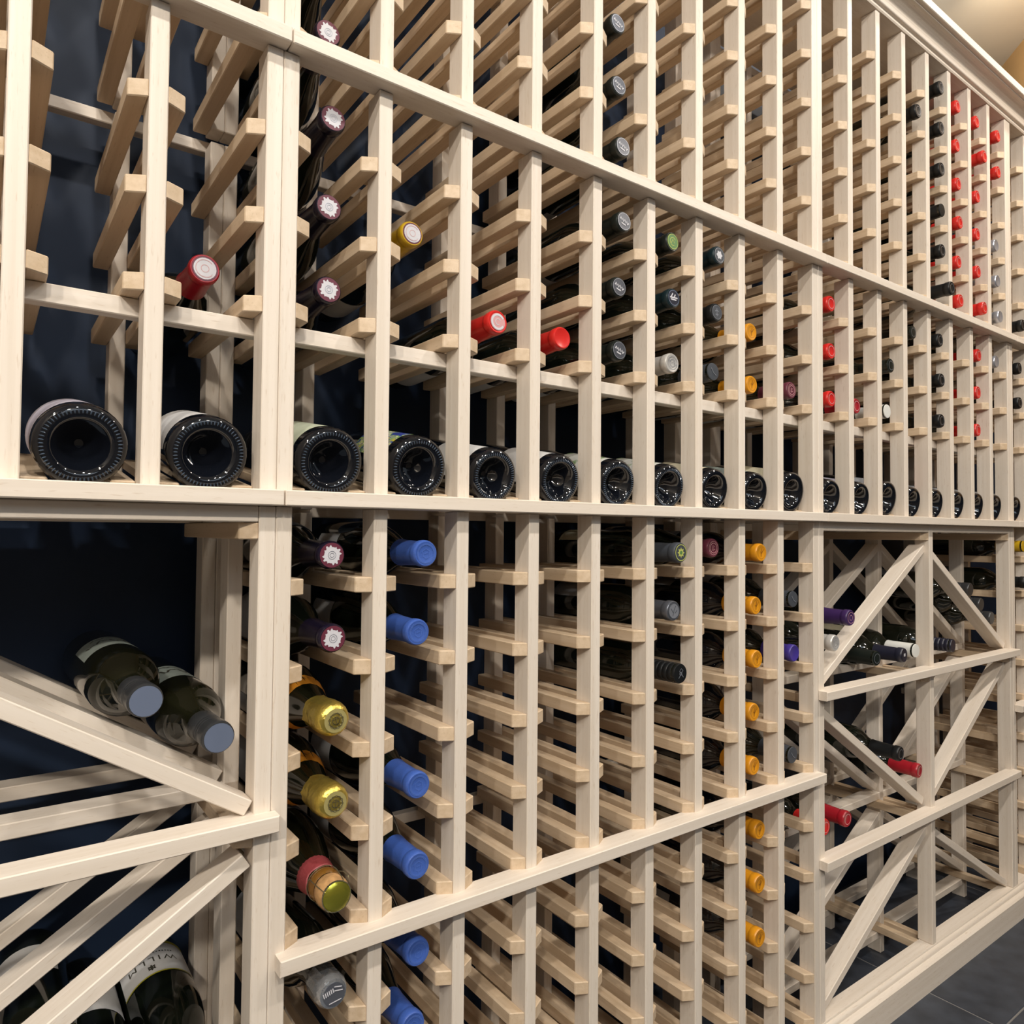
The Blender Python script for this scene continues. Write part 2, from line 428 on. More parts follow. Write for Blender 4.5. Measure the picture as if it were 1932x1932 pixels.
def fan_mesh(outline, z, mat):
    bm = bmesh.new(); c = bm.verts.new((0, 0, z)); vs = [bm.verts.new((x, y, z)) for x, y in outline]
    for i in range(len(vs)): bm.faces.new((c, vs[i], vs[(i + 1) % len(vs)]))
    me = bpy.data.meshes.new('emblem'); bm.to_mesh(me); bm.free(); me.materials.append(mat)
    return me
def circ(r, n=24, a0=0, a1=360): return [(r * math.cos(math.radians(a0 + (a1 - a0) * i / n)), r * math.sin(math.radians(a0 + (a1 - a0) * i / n))) for i in range(n + 1)]

C = lambda n, c, r=.35, **k: plain(n, c, r, **k)
K = {  # capsule and print colours
    'violet_black': C('capsule_violet_black', (.010, .007, .018), .25), 'maroon': C('capsule_maroon', (.13, .025, .045), .4),
    'white': C('print_white', (.60, .59, .62), .5), 'red': C('capsule_red', (.36, .012, .022), .3), 'bright_red': C('capsule_bright_red', (.62, .022, .018), .3),
    'yellow': C('capsule_yellow', (.55, .34, .012), .3), 'black': C('capsule_black', (.008, .009, .010), .42, spec=.35), 'silver': C('capsule_silver', (.42, .44, .50), .3, metal=.6),
    'green': C('print_green', (.10, .22, .07), .45), 'teal': C('capsule_teal_black', (.006, .020, .026), .3), 'cream': C('capsule_silver_white', (.62, .60, .57), .3, metal=.3),
    'slate': C('capsule_slate', (.055, .062, .075), .45), 'orange': C('capsule_orange', (.70, .29, .012), .35), 'dark_orange': C('print_dark_orange', (.25, .09, .01), .5),
    'blue': C('capsule_blue', (.050, .115, .42), .4, bump=.12, noise=.06, nscale=350), 'gold': C('foil_gold', (.62, .47, .10), .28, metal=.85, bump=.5, nscale=220),
    'pale_gold': C('foil_pale_gold', (.70, .60, .24), .32, metal=.6), 'print_dark': C('print_dark', (.05, .045, .03), .6), 'foil_silver': C('foil_silver', (.55, .58, .62), .25, metal=.85, bump=.4, nscale=260),
    'cork': C('cork', (.45, .25, .10), .7, noise=.25, nscale=180), 'wire': C('wire', (.55, .52, .35), .25, metal=.9), 'olive_gold': C('cap_olive_gold', (.42, .40, .05), .22, metal=.8),
    'rose_foil': C('foil_rose', (.30, .05, .055), .5, bump=.3, nscale=300), 'amber': C('neck_amber', (.16, .07, .012), .1, coat=.4), 'purple': C('capsule_purple', (.048, .020, .10), .35),
    'indigo': C('capsule_indigo', (.055, .035, .26), .35), 'navy': C('capsule_navy', (.014, .015, .030), .35), 'steel': C('screwcap_grey_blue_reflection', (.18, .22, .32), .35, metal=.35), 'lime': C('print_lime', (.45, .48, .12), .5),  # steel: grey cap with its blue reflection put into the colour
    'pewter': C('capsule_pewter', (.16, .17, .20), .3, metal=.6), 'pink': C('print_pink', (.62, .33, .33), .4), 'light_blue': C('print_light_blue', (.085, .17, .52), .4), 'white_plain': C('capsule_white', (.74, .74, .70), .35),
    'steel_dark': C('screwcap_dark', (.05, .052, .055), .3, metal=.4), 'green_black': C('capsule_green_black', (.010, .014, .012), .3),
}
LB = {  # label papers
    'white': plain('label_white', (.66, .65, .64), .6, noise=.05, nscale=60), 'grey': plain('label_grey', (.30, .31, .33), .6, noise=.08, nscale=60),
    'pale_green': plain('label_pale_green', (.56, .60, .45), .6, noise=.1, nscale=70), 'blue': plain('label_blue_grey', (.16, .22, .36), .5), 'cream': plain('label_cream', (.62, .56, .40), .6, noise=.06, nscale=60),
    'orange': plain('label_orange', (.62, .24, .02), .5), 'sage': plain('label_sage', (.27, .31, .28), .6, noise=.1, nscale=80), 'yellow': plain('label_edge_yellow', (.50, .45, .03), .5),
    'lilac': plain('label_lilac', (.50, .47, .55), .6), 'red': plain('label_red', (.45, .03, .03), .5),
}
def painted(name):
    m, nt, b = new_mat(name); tc = nt.nodes.new('ShaderNodeTexCoord'); n = nt.nodes.new('ShaderNodeTexNoise')
    n.inputs['Scale'].default_value = 55; n.inputs['Distortion'].default_value = 1.2
    r = nt.nodes.new('ShaderNodeValToRGB'); r.color_ramp.interpolation = 'CONSTANT'; e = r.color_ramp.elements
    e[0].color = (.02, .04, .25, 1); e[1].position = .45; e[1].color = (.22, .38, .08, 1)
    for p_, c_ in ((.52, (.60, .60, .30, 1)), (.58, (.05, .10, .35, 1)), (.64, (.55, .48, .05, 1))):
        q = e.new(p_); q.color = c_
    nt.links.new(tc.outputs['Object'], n.inputs['Vector']); nt.links.new(n.outputs['Fac'], r.inputs[0]); nt.links.new(r.outputs[0], b.inputs['Base Color'])
    return m
LB['painted'] = painted('label_painted_pattern')
def floral(name):
    m, nt, b = new_mat(name); tc = nt.nodes.new('ShaderNodeTexCoord'); n = nt.nodes.new('ShaderNodeTexNoise')
    n.inputs['Scale'].default_value = 60
    r = nt.nodes.new('ShaderNodeValToRGB'); e = r.color_ramp.elements
    e[0].position = .36; e[0].color = (.18, .30, .12, 1); e[1].position = .44; e[1].color = (.62, .62, .58, 1)
    nt.links.new(tc.outputs['Object'], n.inputs['Vector']); nt.links.new(n.outputs['Fac'], r.inputs[0]); nt.links.new(r.outputs[0], b.inputs['Base Color'])
    return m
LB['floral'] = floral('label_green_floral')

def capsule_mesh(shape, mat):
    k = ('cap', shape, mat.name)
    if k in _cache: return _cache[k]
    if shape == 'std':
        pr = [(.0172, .2385), (.0168, .2412), (.0161, .2490), (.0158, .258), (.0149, .285), (.0152, .2868), (.0161, .2880), (.0164, .2930), (.0163, .2975), (.0157, .2995), (.0147, .3008), (.0136, .3009), (.0128, .3005), (0, .3005)]
    elif shape == 'smooth':
        pr = [(.0165, .236), (.0158, .246), (.0157, .294), (.0154, .2985), (.0146, .3006), (.0130, .3008), (0, .3006)]
    elif shape == 'ridged':
        pr = [(.0160, .240)]
        for q in range(5): z = .246 + q * .010; pr += [(.0152, z), (.0161, z + .002), (.0161, z + .0065), (.0150, z + .0080)]
        pr += [(.0158, .2965), (.0156, .2990), (.0148, .3006), (0, .3006)]
    elif shape == 'screw':
        pr = [(.0150, .240), (.0158, .2445), (.0163, .246), (.0163, .268), (.0157, .2692), (.0163, .2704), (.0163, .2735), (.0156, .2748), (.0163, .2760), (.0163, .2795), (.0156, .2808), (.0168, .2822), (.0170, .2960), (.0166, .2990), (.0156, .3006), (0, .3008)]
    elif shape == 'foil':
        pr = [(.0190, .2560), (.0183, .2600), (.0186, .2640), (.0176, .2690), (.0190, .2740), (.0198, .280), (.0192, .285), (.0200, .289), (.0196, .297), (.0178, .3040), (.0145, .3078), (.0080, .3098), (0, .3102)]
        rr = random.Random(3); tab = [rr.uniform(-1, 1) for _ in range(400)]
        def jit(r, z, a):
            s = .0010 if z < .288 else .00035
            i = int(a * 6) + int(z * 900)
            return r + s * tab[i % 400], z + s * .5 * tab[(i * 7) % 400]
        _cache[k] = lathe('capsule', pr, 30, mat, jit); return _cache[k]
    elif shape == 'crimp':
        pr = [(.0158, .262), (.0168, .2665), (.0176, .272), (.0172, .279), (.0180, .284), (.0182, .291), (.0172, .298), (.0150, .3022), (.0100, .3040), (0, .3045)]
        _cache[k] = lathe('capsule', pr, 36, mat, lambda r, z, a: (r + (.0007 * math.sin(a * 12) if z < .296 else 0), z)); return _cache[k]
    _cache[k] = lathe('capsule', pr, 28, mat); return _cache[k]

ZT = .3013
def sun_outline(r):
    out = []
    for i in range(48):
        a = math.radians(i * 7.5); ph = i % 12
        rr = r * (1.0 if ph in (1, 4, 5) else (.90 if ph in (2, 8) else .78)); out.append((rr * math.cos(a), rr * math.sin(a)))
    return out
def star_outline(n, r, q):
    return [((r if i % 2 == 0 else r * q) * math.cos(math.pi * i / n), (r if i % 2 == 0 else r * q) * math.sin(math.pi * i / n)) for i in range(2 * n)]
SCRIPT = [[(-.009, .002), (-.007, .0055), (-.005, .001), (-.0035, .004), (-.0015, -.001), (.001, .003), (.003, -.002), (.005, .001), (.0065, -.004), (.0095, -.001)], [(-.006, -.003), (-.002, -.0045), (.003, -.0055)]]
def emblems(kind):
    """list of (name, mesh) flat prints on a capsule top"""
    k = ('emb', kind)
    if k in _cache: return _cache[k]
    e = []
    F = lambda out, z, c: e.append(('emblem', fan_mesh(out, z, K[c])))
    ST = lambda ln, w, c, z=ZT + .0003: e.append(('emblem', stroke_mesh(ln, w, K[c], z=z)))
    if kind == 'sun': F(circ(.0142), ZT, 'maroon'); F(sun_outline(.0118), ZT + .0003, 'white'); ST([circ(.0045), circ(.0024)], .0005, 'silver', ZT + .0006)
    elif kind == 'sun_red': F(circ(.0135), ZT, 'maroon'); F(circ(.0118), ZT + .0002, 'white'); F(sun_outline(.0110), ZT + .0004, 'white'); ST([circ(.0095, 24, 40, 320), circ(.004)], .0006, 'pink', ZT + .0006)
    elif kind == 'c_ring': F(circ(.0118), ZT, 'pink'); ST([circ(.0095, 20, 30, 330)], .0028, 'white'); ST([circ(.004, 14, 20, 300)], .001, 'white')
    elif kind == 'script': F(circ(.0132), ZT, 'pewter'); ST([circ(.0128)], .0010, 'silver'); ST(SCRIPT, .0020, 'white', ZT + .0005)
    elif kind == 'green_seal': F(circ(.0130), ZT, 'green'); ST([circ(.0120)], .0010, 'lime'); ST([circ(.0065, 16, 30, 300), [(-.004, -.003), (0, .004), (.004, -.002)]], .0012, 'lime')
    elif kind == 'boats': F(circ(.0130), ZT, 'navy'); ST([circ(.0122)], .0010, 'steel'); ST([[(-.009, .000), (.009, .0005)], [(-.006, .001), (-.002, .007)], [(.001, .001), (.004, .006)], [(-.007, -.003), (.006, -.003)]], .0022, 'white')
    elif kind == 'ring_white': ST([circ(.0105), circ(.0062)], .0008, 'silver'); ST(SCRIPT[:1], .0008, 'silver')
    elif kind == 'rose': F(circ(.0128), ZT, 'slate'); F(star_outline(6, .0082, .7), ZT + .0003, 'white'); ST([circ(.0122)], .0008, 'silver')
    elif kind == 'tree': F(circ(.0128), ZT, 'slate'); ST([[(0, -.007), (0, .007)], [(-.005, .001), (0, .004), (.005, .001)], [(-.004, -.004), (.004, -.004)]], .0016, 'silver'); ST([circ(.012)], .0008, 'silver')
    elif kind == 'slash': ST([[(-.006, .006), (.0, -.002), (.007, -.006)]], .0012, 'silver')
    elif kind == 'vmark': ST([circ(.0105)], .0005, 'dark_orange'); ST([[(-.001, -.007), (.001, .008)], [(-.004, .002), (0, -.001), (.006, .006)]], .0011, 'dark_orange')
    elif kind == 'rings': ST([circ(.0110), circ(.0050)], .0007, 'pink')
    elif kind == 'b_mark': ST([circ(.0085), [(-.003, -.004), (-.002, .004), (.003, .003), (-.001, .0), (.004, -.002), (-.003, -.004)]], .0009, 'pink'); ST([circ(.0115)], .0007, 'pink')
    elif kind == 'blue_crest': ST([circ(.0120), circ(.0108), [(-.004, -.003), (-.005, .003), (0, .006), (.005, .003), (.004, -.004), (0, -.006), (-.004, -.003)], [(-.002, 0), (.002, .001)]], .0006, 'light_blue')
    elif kind == 'hex_anchor':
        hx = [(.0090 * math.cos(math.radians(30 + 60 * i)), .0090 * math.sin(math.radians(30 + 60 * i))) for i in range(7)]
        z = .3108
        F(circ(.0132), .3098, 'pale_gold')
        ST([hx, star_outline(6, .0090, .80) + [(.0090, 0)], [(0, -.005), (0, .005)], [(-.004, -.001), (-.002, -.004), (.002, -.004), (.004, -.001)], [(-.0035, .002), (.0035, .002)], circ(.0042)], .0005, 'print_dark', z)
    elif kind == 'lime_star': F(circ(.0134), ZT, 'slate'); ST([circ(.0126)], .0013, 'lime'); F(star_outline(8, .0085, .6), ZT + .0003, 'lime'); F(circ(.0030), ZT + .0006, 'green')
    elif kind == 'phoenix': F(circ(.0130), ZT, 'silver'); ST([[(-.003, -.008), (0, .001), (.004, .008)], [(-.007, .004), (-.002, -.003)], [(.007, .001), (.002, -.004)], circ(.0122)], .0011, 'slate')
    elif kind == 'knot': ST([[(-.005, -.007), (.0, -.001), (.005, .005), (.001, .008), (-.003, .004), (.003, -.002), (.006, -.006)], circ(.0024)], .0011, 'silver')
    elif kind == 'bar': F(circ(.0128), ZT, 'navy'); ST([[(-.004, .0025), (.004, .0025)], [(-.004, -.0005), (.004, -.0005)]], .0034, 'white')
    elif kind == 'text_silver': ST([[(-.011 + .0022 * i, .0075), (-.011 + .0022 * i, .0025)] for i in range(6)] + [[(.002, .008), (.010, .004)], [(.001, .004), (.010, .000)], [(-.008, -.006), (.006, -.008)]], .0011, 'white', .3056); F(circ(.0122), .3046, 'pewter')
    elif kind == 'steel_disc': F(circ(.0152), ZT, 'steel')
    elif kind == 'ring': ST([circ(.0098)], .0009, 'silver')
    elif kind == 'ring_red': ST([circ(.0100)], .0011, 'pink')
    _cache[k] = e
    return e
# capsule style: (shape, side colour, emblem, glass)
ST_ = {
    'maroon_sun': ('std', 'violet_black', 'sun'), 'red_sun': ('std', 'red', 'sun_red'), 'yellow_sun': ('std', 'yellow', 'sun_red'),
    'red_c': ('std', 'bright_red', 'c_ring'), 'red_plain': ('std', 'bright_red', None), 'script': ('std', 'green_black', 'script'),
    'green_seal': ('std', 'green_black', 'green_seal'), 'boats': ('std', 'teal', 'boats'), 'cream': ('std', 'cream', 'ring_white'), 'rose': ('std', 'teal', 'rose'), 'tree': ('std', 'black', 'tree'),
    'slash': ('smooth', 'slate', 'slash'), 'orange': ('std', 'orange', 'vmark'), 'maroon_b': ('std', 'maroon', 'b_mark'), 'red_ring': ('std', 'bright_red', 'ring_red'),
    'green_ring': ('smooth', 'green_black', 'ring'), 'white': ('smooth', 'white_plain', None), 'black': ('std', 'black', 'ring'), 'black_plain': ('smooth', 'black', None), 'silver': ('std', 'silver', None),
    'blue': ('std', 'blue', 'blue_crest'), 'gold': ('foil', 'gold', 'hex_anchor'), 'silver_foil': ('crimp', 'foil_silver', 'text_silver'), 'lime_star': ('std', 'slate', 'lime_star'), 'phoenix': ('std', 'pewter', 'phoenix'),
    'knot': ('ridged', 'black', 'knot'), 'purple': ('std', 'purple', 'rings'), 'indigo': ('std', 'indigo', None), 'navy': ('std', 'navy', 'bar'), 'navy_plain': ('ridged', 'navy', None), 'steel': ('screw', 'steel_dark', 'steel_disc'),
    'screw_dark': ('screw', 'steel_dark', None), 'gold_plain': ('smooth', 'yellow', None), 'silver_white': ('std', 'cream', 'ring_white'), 'red_b': ('std', 'red', 'ring_red'),
}
def frame(d):
    z = V(d).normalized(); x = V((1, 0, 0)); x = (x - z * x.dot(z)).normalized(); y = z.cross(x)
    return Matrix((x, y, z)).transposed()
def wire_cork(root):
    put = lambda n, me: link(n, me, root)
    put('foil_collar', lathe('foil_collar', [(.0225, .228), (.0210, .240), (.0196, .250), (.0192, .256), (.0180, .257)], 28, K['rose_foil'], lambda r, z, a: (r, z + (.0012 * math.sin(5 * a) if z > .255 else 0))))
    put('neck_lip', lathe('neck_lip', [(.0160, .255), (.0172, .259), (.0186, .263), (.0188, .268), (.0170, .272), (.0150, .274)], 28, K['amber']))
    ck = put('cork', lathe('cork', [(.0130, .272), (.0165, .276), (.0182, .283), (.0180, .291), (.0160, .297), (.0, .298)], 28, K['cork']))
    link('cap_disc', lathe('cap_disc', [(.0155, .2955), (.0160, .2968), (.0158, .2990), (.0130, .3012), (.0080, .3026), (0, .3030)], 28, K['olive_gold']), ck)
    bm = bmesh.new()
    def tube(pts, r=.0006):
        prev = None
        for i, p in enumerate(pts):
            d = (pts[min(i + 1, len(pts) - 1)] - pts[max(i - 1, 0)]).normalized(); a = d.orthogonal().normalized(); b = d.cross(a)
            ring = [bm.verts.new(p + r * (a * math.cos(t) + b * math.sin(t))) for t in (0, 1.57, 3.14, 4.71)]
            if prev:
                for q in range(4): bm.faces.new((prev[q], prev[(q + 1) % 4], ring[(q + 1) % 4], ring[q]))
            prev = ring
    for q in range(4):
        a = math.radians(45 + 90 * q); c, s = math.cos(a), math.sin(a)
        tube([V((c * r, s * r, z)) for r, z in ((.0196, .262), (.0200, .272), (.0192, .285), (.0172, .297), (.0155, .3005))])
    for r, z in ((.0196, .262), (.0163, .2995)): tube([V((x, y, z)) for x, y in circ(r, 28)])
    tube([V((.020, .004, .262)), V((.0235, .003, .266)), V((.0250, .0, .274)), V((.0235, -.003, .280)), V((.0215, -.002, .274))], .0006)
    put('wire_cage', (lambda me: (me.materials.append(K['wire']), me)[1])(finish(bm, 'wire_cage')))
def bottle(style, mouth, base, body, label, group=None, lab=None, glass=None, roll=0, neck_band=None):
    """mouth/base: world points of the axis; lab = (paper, z0, z1, mid angle, half angle)"""
    m_, b_ = V(mouth), V(base); d = (m_ - b_).normalized(); org = m_ - d * LEN
    root = empty('wine_bottle', org, label, 'wine bottle', group)
    root.rotation_euler = (frame(d) @ Matrix.Rotation(math.radians(roll), 3, 'Z')).to_euler()
    g = glass or GLASS
    link('glass_body', body_mesh(body, g), root)
    if style == 'wire': wire_cork(root)
    elif style:
        shape, side, emb = ST_[style]
        if style == 'silver_foil': pass
        cp = link('capsule', capsule_mesh(shape, K[side]), root)
        if emb:
            for n, me in emblems(emb): link(n, me, cp)
    if neck_band:
        nl = link('neck_label', label_mesh(body, neck_band[1], neck_band[2], 0, 180, LB[neck_band[0]]), root)
        if ('nt', body) not in _cache:
            rz = (rad_at(body, neck_band[1]) + rad_at(body, neck_band[2])) / 2 + .0022
            _cache[('nt', body)] = stroke_mesh([[(-.018 + .006 * i, -.004), (-.018 + .006 * i, .004)] for i in range(7)] + [[(-.020 + .006 * i, .004), (-.016 + .006 * i, .004)] for i in (0, 2, 3, 5)], .0012, K['print_dark'], wrap=(rz, 90, (neck_band[1] + neck_band[2]) / 2))
        link('print', _cache[('nt', body)], nl)
    if lab: 
        lo = link('label', label_mesh(body, lab[1], lab[2], lab[3], lab[4], LB[lab[0]]), root)
        return root, lo
    return root, None
def racked(style, c, row, y, dz, label, body='bordeaux', group=None, lab=None, tilt=0, **k):
    x = colx(c); zr = ROWZ[row]; R = BODY[body][0]
    half = (P - W) / 2 - RW; zb = zr + math.sqrt(max(R * R - half * half, 0)) + .0006
    if lab is None: lab = ('grey', .045, .125, random.choice((-40, 20, 75, 150, 220)), 62)
    return bottle(style, (x, y, zr + max(dz, zb - zr - .002)), (x + tilt, y + LEN, zb), body, label, group, lab, **k)

# ---- upper racks
G = 'maroon-topped bottles in the first column'
racked('maroon_sun', 0, 'U1', .040, .034, 'dark bottle body rising out of the picture top beside the near post pair', 'burgundy', G)
racked('maroon_sun', 0, 'U0', .044, .036, 'white sun on maroon capsule peeking just above the cap board', 'burgundy', G)
G = 'black bottles with script tops'
racked('script', 4, 'U2', .020, .037, 'black bottle with silver script top, highest of the upper three in its column', group=G)
racked('script', 4, 'U1', .017, .034, 'black bottle with silver script top, second of the upper three in its column', group=G)
racked('script', 4, 'U0', .008, .031, 'black bottle with silver script top, resting just above the cap board', group=G)
racked('black', 12, 'U4', -.004, .027, 'lone black-capped bottle high in the far upper rack, left of the black column', group='black-capped bottles at far right')
G = 'black-capped bottles at far right'
N6 = ['topmost', 'second from top', 'third from top', 'fourth from top', 'fifth from top', 'lowest']
for i, r in enumerate(('U5', 'U4', 'U3', 'U2', 'U1')):
    racked('black_plain' if i == 3 else 'black', 13, r, -.005, .027 - .002 * i, 'black-capped bottle, %s of the full upper black column' % N6[i], group=G)
racked('black', 13, 'U0', -.025, .022, 'black bottle sticking out farthest, at the foot of the upper black column', group=G)
G = 'red-capped bottles in the far upper rack'
for i, (r, y) in enumerate(zip(('U5', 'U4', 'U3', 'U2', 'U1', 'U0'), (.005, .007, .005, .002, .006, .002))):
    racked('red_ring', 14, r, y, .027 - .001 * i, 'red-capped bottle, %s of the upper red column next to the black caps' % N6[i], group=G)
for i, (r, y) in enumerate(zip(('U5', 'U4', 'U3', 'U2', 'U1', 'U0'), (.006, -.011, .006, .007, .006, -.008))):
    racked('red_ring', 15, r, y, .028 - .001 * i, 'red-capped bottle, %s of the second upper red column from the black caps' % N6[i], group=G)
racked('red_ring', 16, 'U5', -.001, .026, 'red-capped bottle, upper of the two above the silver caps', group=G)
racked('red_ring', 16, 'U4', -.001, .025, 'red-capped bottle, lower of the two above the silver caps', group=G)
G = 'silver-capped bottles at far right'
for r, y, n in (('U2', .006, 'highest of three above the cap board'), ('U1', .003, 'middle of three above the cap board'), ('U0', -.002, 'resting just above the cap board')):
    racked('silver', 16, r, y, .0235, 'silver-capped bottle at far right, ' + n, group=G)
racked('black', 17, 'U0', -.010, .022, 'black capsule cut by the right picture edge, just above the cap board', group='black bottles at the right picture edge')

# ---- display racks: bottles lying on their rails
racked('red_sun', -1, 'M0', .050, .032, 'dark bottle with deep red capsule and white sun seal, alone in the left rack', 'burgundy', lab=('white', .040, .110, 75, 70))
G = 'maroon-topped bottles in the first column'
racked('maroon_sun', 0, 'M2', .024, .0395, 'white sun on maroon capsule just below the cap board', 'burgundy', G)
racked('maroon_sun', 0, 'M1', .033, .0335, 'white sun on maroon capsule, middle of three under the cap board', 'burgundy', G)
racked('maroon_sun', 0, 'M0', .030, .031, 'white sun on maroon capsule, lowest of three above the display row', 'burgundy', G)
racked('yellow_sun', 1, 'M1', .040, .0335, 'bottle with mustard yellow capsule and white sun seal', 'burgundy', lab=('white', .040, .110, 250, 60))
racked('red_c', 2, 'M0', .011, .030, 'red capsule with white ring top, left of two bright red capsules side by side', lab=('white', .040, .125, 250, 70))
racked('red_plain', 3, 'M0', .013, .028, 'plain glossy red capsule, right of two bright red capsules side by side', lab=('white', .040, .125, 250, 70))
G = 'black bottles with script tops'
for r, y, dz, n in (('M2', .005, .0315, 'just under the cap board'), ('M1', .015, .0295, 'middle of three below the cap board'), ('M0', .014, .028, 'lowest, above the display row')):
    racked('script', 4, r, y, dz, 'black bottle with silver script top, ' + n, group=G, lab=('white', .040, .125, 250, 70))
racked('green_seal', 5, 'M2', .009, .030, 'dark bottle with green seal on its capsule top', lab=('white', .040, .125, 240, 60))
racked('boats', 5, 'M1', .007, .0335, 'blue-black capsule with white emblem, between green seal and silver-white capsule')
racked('cream', 5, 'M0', .009, .0245, 'silver-white capsule bottle right of the lowest script top')
racked('rose', 6, 'M2', .006, .034, 'dark bottle with white rosette top, upper of three in its column')
racked('tree', 6, 'M1', .011, .0325, 'dark bottle with white tree mark top, middle of three in its column')
racked('slash', 6, 'M0', .018, .028, 'plain slate grey capsule, lowest of three dark bottles in its column')
G = 'orange-capped bottles in the display rack'
racked('orange', 7, 'M1', .023, .021, 'orange-capped bottle, upper of two above the display row', group=G, glass=GLASS_OLIVE)
racked('orange', 7, 'M0', .022, .021, 'orange-capped bottle, lower of two above the display row', group=G, glass=GLASS_OLIVE)
racked('maroon_b', 8, 'M0', .016, .024, 'dull maroon capsule with pale round mark, left of the far post pair', lab=('white', .040, .125, 240, 60))
G = 'red-capped bottles beside the far post pair'
for r, n in (('M2', 'highest'), ('M1', 'middle'), ('M0', 'lowest')):
    racked('red_ring', 9, r, .012, .0225, 'red-capped bottle, %s of three just right of the far post pair' % n, group=G)
racked('red_b', 10, 'M0', .022, .022, 'red capsule half hidden behind a post, right of the three red caps')
racked('green_ring', 11, 'M1', .006, .025, 'green-black capsule with pale ring above the white capsule')
racked('white', 11, 'M0', .014, .022, 'small plain white capsule in the far display rack')
racked('green_ring', 12, 'M2', .011, .023, 'green-black capsule with pale ring just under the far cap board')
G = 'black-capped bottles below the far cap board'
for r, y, n in (('M2', .002, 'highest'), ('M1', -.001, 'middle'), ('M0', .0, 'lowest')):
    racked('black', 13, r, y, .022, 'black-capped bottle, %s of three below the far cap board' % n, group=G)
G = 'red-capped bottles below the far cap board'
for r, y, n in (('M2', .007, 'highest'), ('M1', .009, 'middle'), ('M0', .010, 'lowest')):
    racked('red_ring', 15, r, y, .022, 'red-capped bottle, %s of three below the far cap board' % n, group=G)
racked('silver', 16, 'M2', .008, .0225, 'lone silver capsule below the far cap board', group='silver-capped bottles at far right')
racked('black', 17, 'M2', .0, .022, 'black capsule at the right picture edge, upper of two below the cap board', group='black bottles at the right picture edge')
racked('black', 17, 'M1', .0, .022, 'black capsule at the right picture edge, lower of two below the cap board', group='black bottles at the right picture edge')

# ---- lower racks
G = 'maroon-topped bottles in the first column'
racked('maroon_sun', 0, 'L0', .008, .026, 'white sun on maroon capsule, just under the shelf', 'burgundy', G, lab=('blue', .150, .178, 60, 40))
racked('maroon_sun', 0, 'L1', .001, .028, 'white sun on maroon capsule directly above the gold-foiled bottles', 'burgundy', G)
G = 'gold-foiled sparkling bottles'
racked('gold', 0, 'L2', -.002, .034, 'gold-foiled sparkling bottle, upper of two below the maroon tops', 'champagne', G, glass=GLASS_OLIVE, neck_band=('orange', .196, .219), roll=20)
racked('gold', 0, 'L3', -.004, .039, 'gold-foiled sparkling bottle, lower of two above the wired cork', 'champagne', G, glass=GLASS_OLIVE, neck_band=('orange', .196, .219), roll=-5)
racked('wire', 0, 'L4', -.022, .037, 'sparkling bottle with bare cork, wire cage and pink foil collar', 'champagne', glass=GLASS_OLIVE, roll=15)
racked('silver_foil', 0, 'L5', -.014, .0400, 'sparkling bottle with crimped silver cap below the front trim bar', 'bordeaux', roll=15)
G = 'blue-capped bottles in the second column'
for r, y, dz, n in (('L0', -.005, .027, 'topmost, just under the shelf'), ('L1', .012, .025, 'second from top'), ('L3', .006, .031, 'third from top, below an empty slot'),
                    ('L4', .005, .030, 'fourth from top, just above the trim bar'), ('L5', .002, .038, 'fifth from top, just below the trim bar'), ('L6', .012, .040, 'lowest, cut by the picture bottom')):
    racked('blue', 1, r, y, dz, 'bright blue capsule bottle, ' + n, 'burgundy', G, lab=('white', .05, .12, 200, 55))
racked('lime_star', 5, 'L0', -.009, .024, 'dark bottle with yellow star seal under the shelf', lab=('cream', .040, .125, 95, 55))
racked('phoenix', 5, 'L1', .005, .026, 'pewter capsule with silver bird mark under the yellow star seal', lab=('grey', .040, .125, 100, 60))
racked('knot', 5, 'L2', -.009, .024, 'black ridged capsule with white knot mark', lab=('grey', .040, .125, 95, 55))
racked('maroon_b', 6, 'L0', .018, .030, 'dull maroon capsule with pale round mark, just under the shelf', 'burgundy')
G = 'orange-capped bottles in the lower rack'
N8 = ['topmost', 'second', 'third', 'fourth', 'fifth, just above the trim bar', 'sixth, just below the trim bar', 'seventh', 'lowest']
for i, (r, y) in enumerate(zip(('L0', 'L1', 'L2', 'L3', 'L4', 'L5', 'L6', 'L7'), (.003, .014, .012, .018, .018, .007, .007, .007))):
    racked('orange', 7, r, y, .0215, 'orange-capped bottle in the lower orange column, %s from top' % N8[i] if i in (1, 2, 3, 6) else 'orange-capped bottle in the lower orange column, ' + N8[i],
           group=G, glass=GLASS_BACK)
racked('slash', 8, 'L1', .013, .028, 'slate capsule bottle right of the orange column, upper of two slate ones')
racked('indigo', 8, 'L2', .011, .022, 'indigo capsule bottle right of the orange column')
racked('slash', 8, 'L4', .015, .022, 'slate capsule bottle right of the orange column, just above the trim bar')
racked('gold_plain', 17, 'L0', -.005, .028, 'gold capsule at the right picture edge under the shelf')
racked('black', 17, 'L1', -.009, .025, 'black capsule at the right picture edge, below the gold one', group='black bottles at the right picture edge')

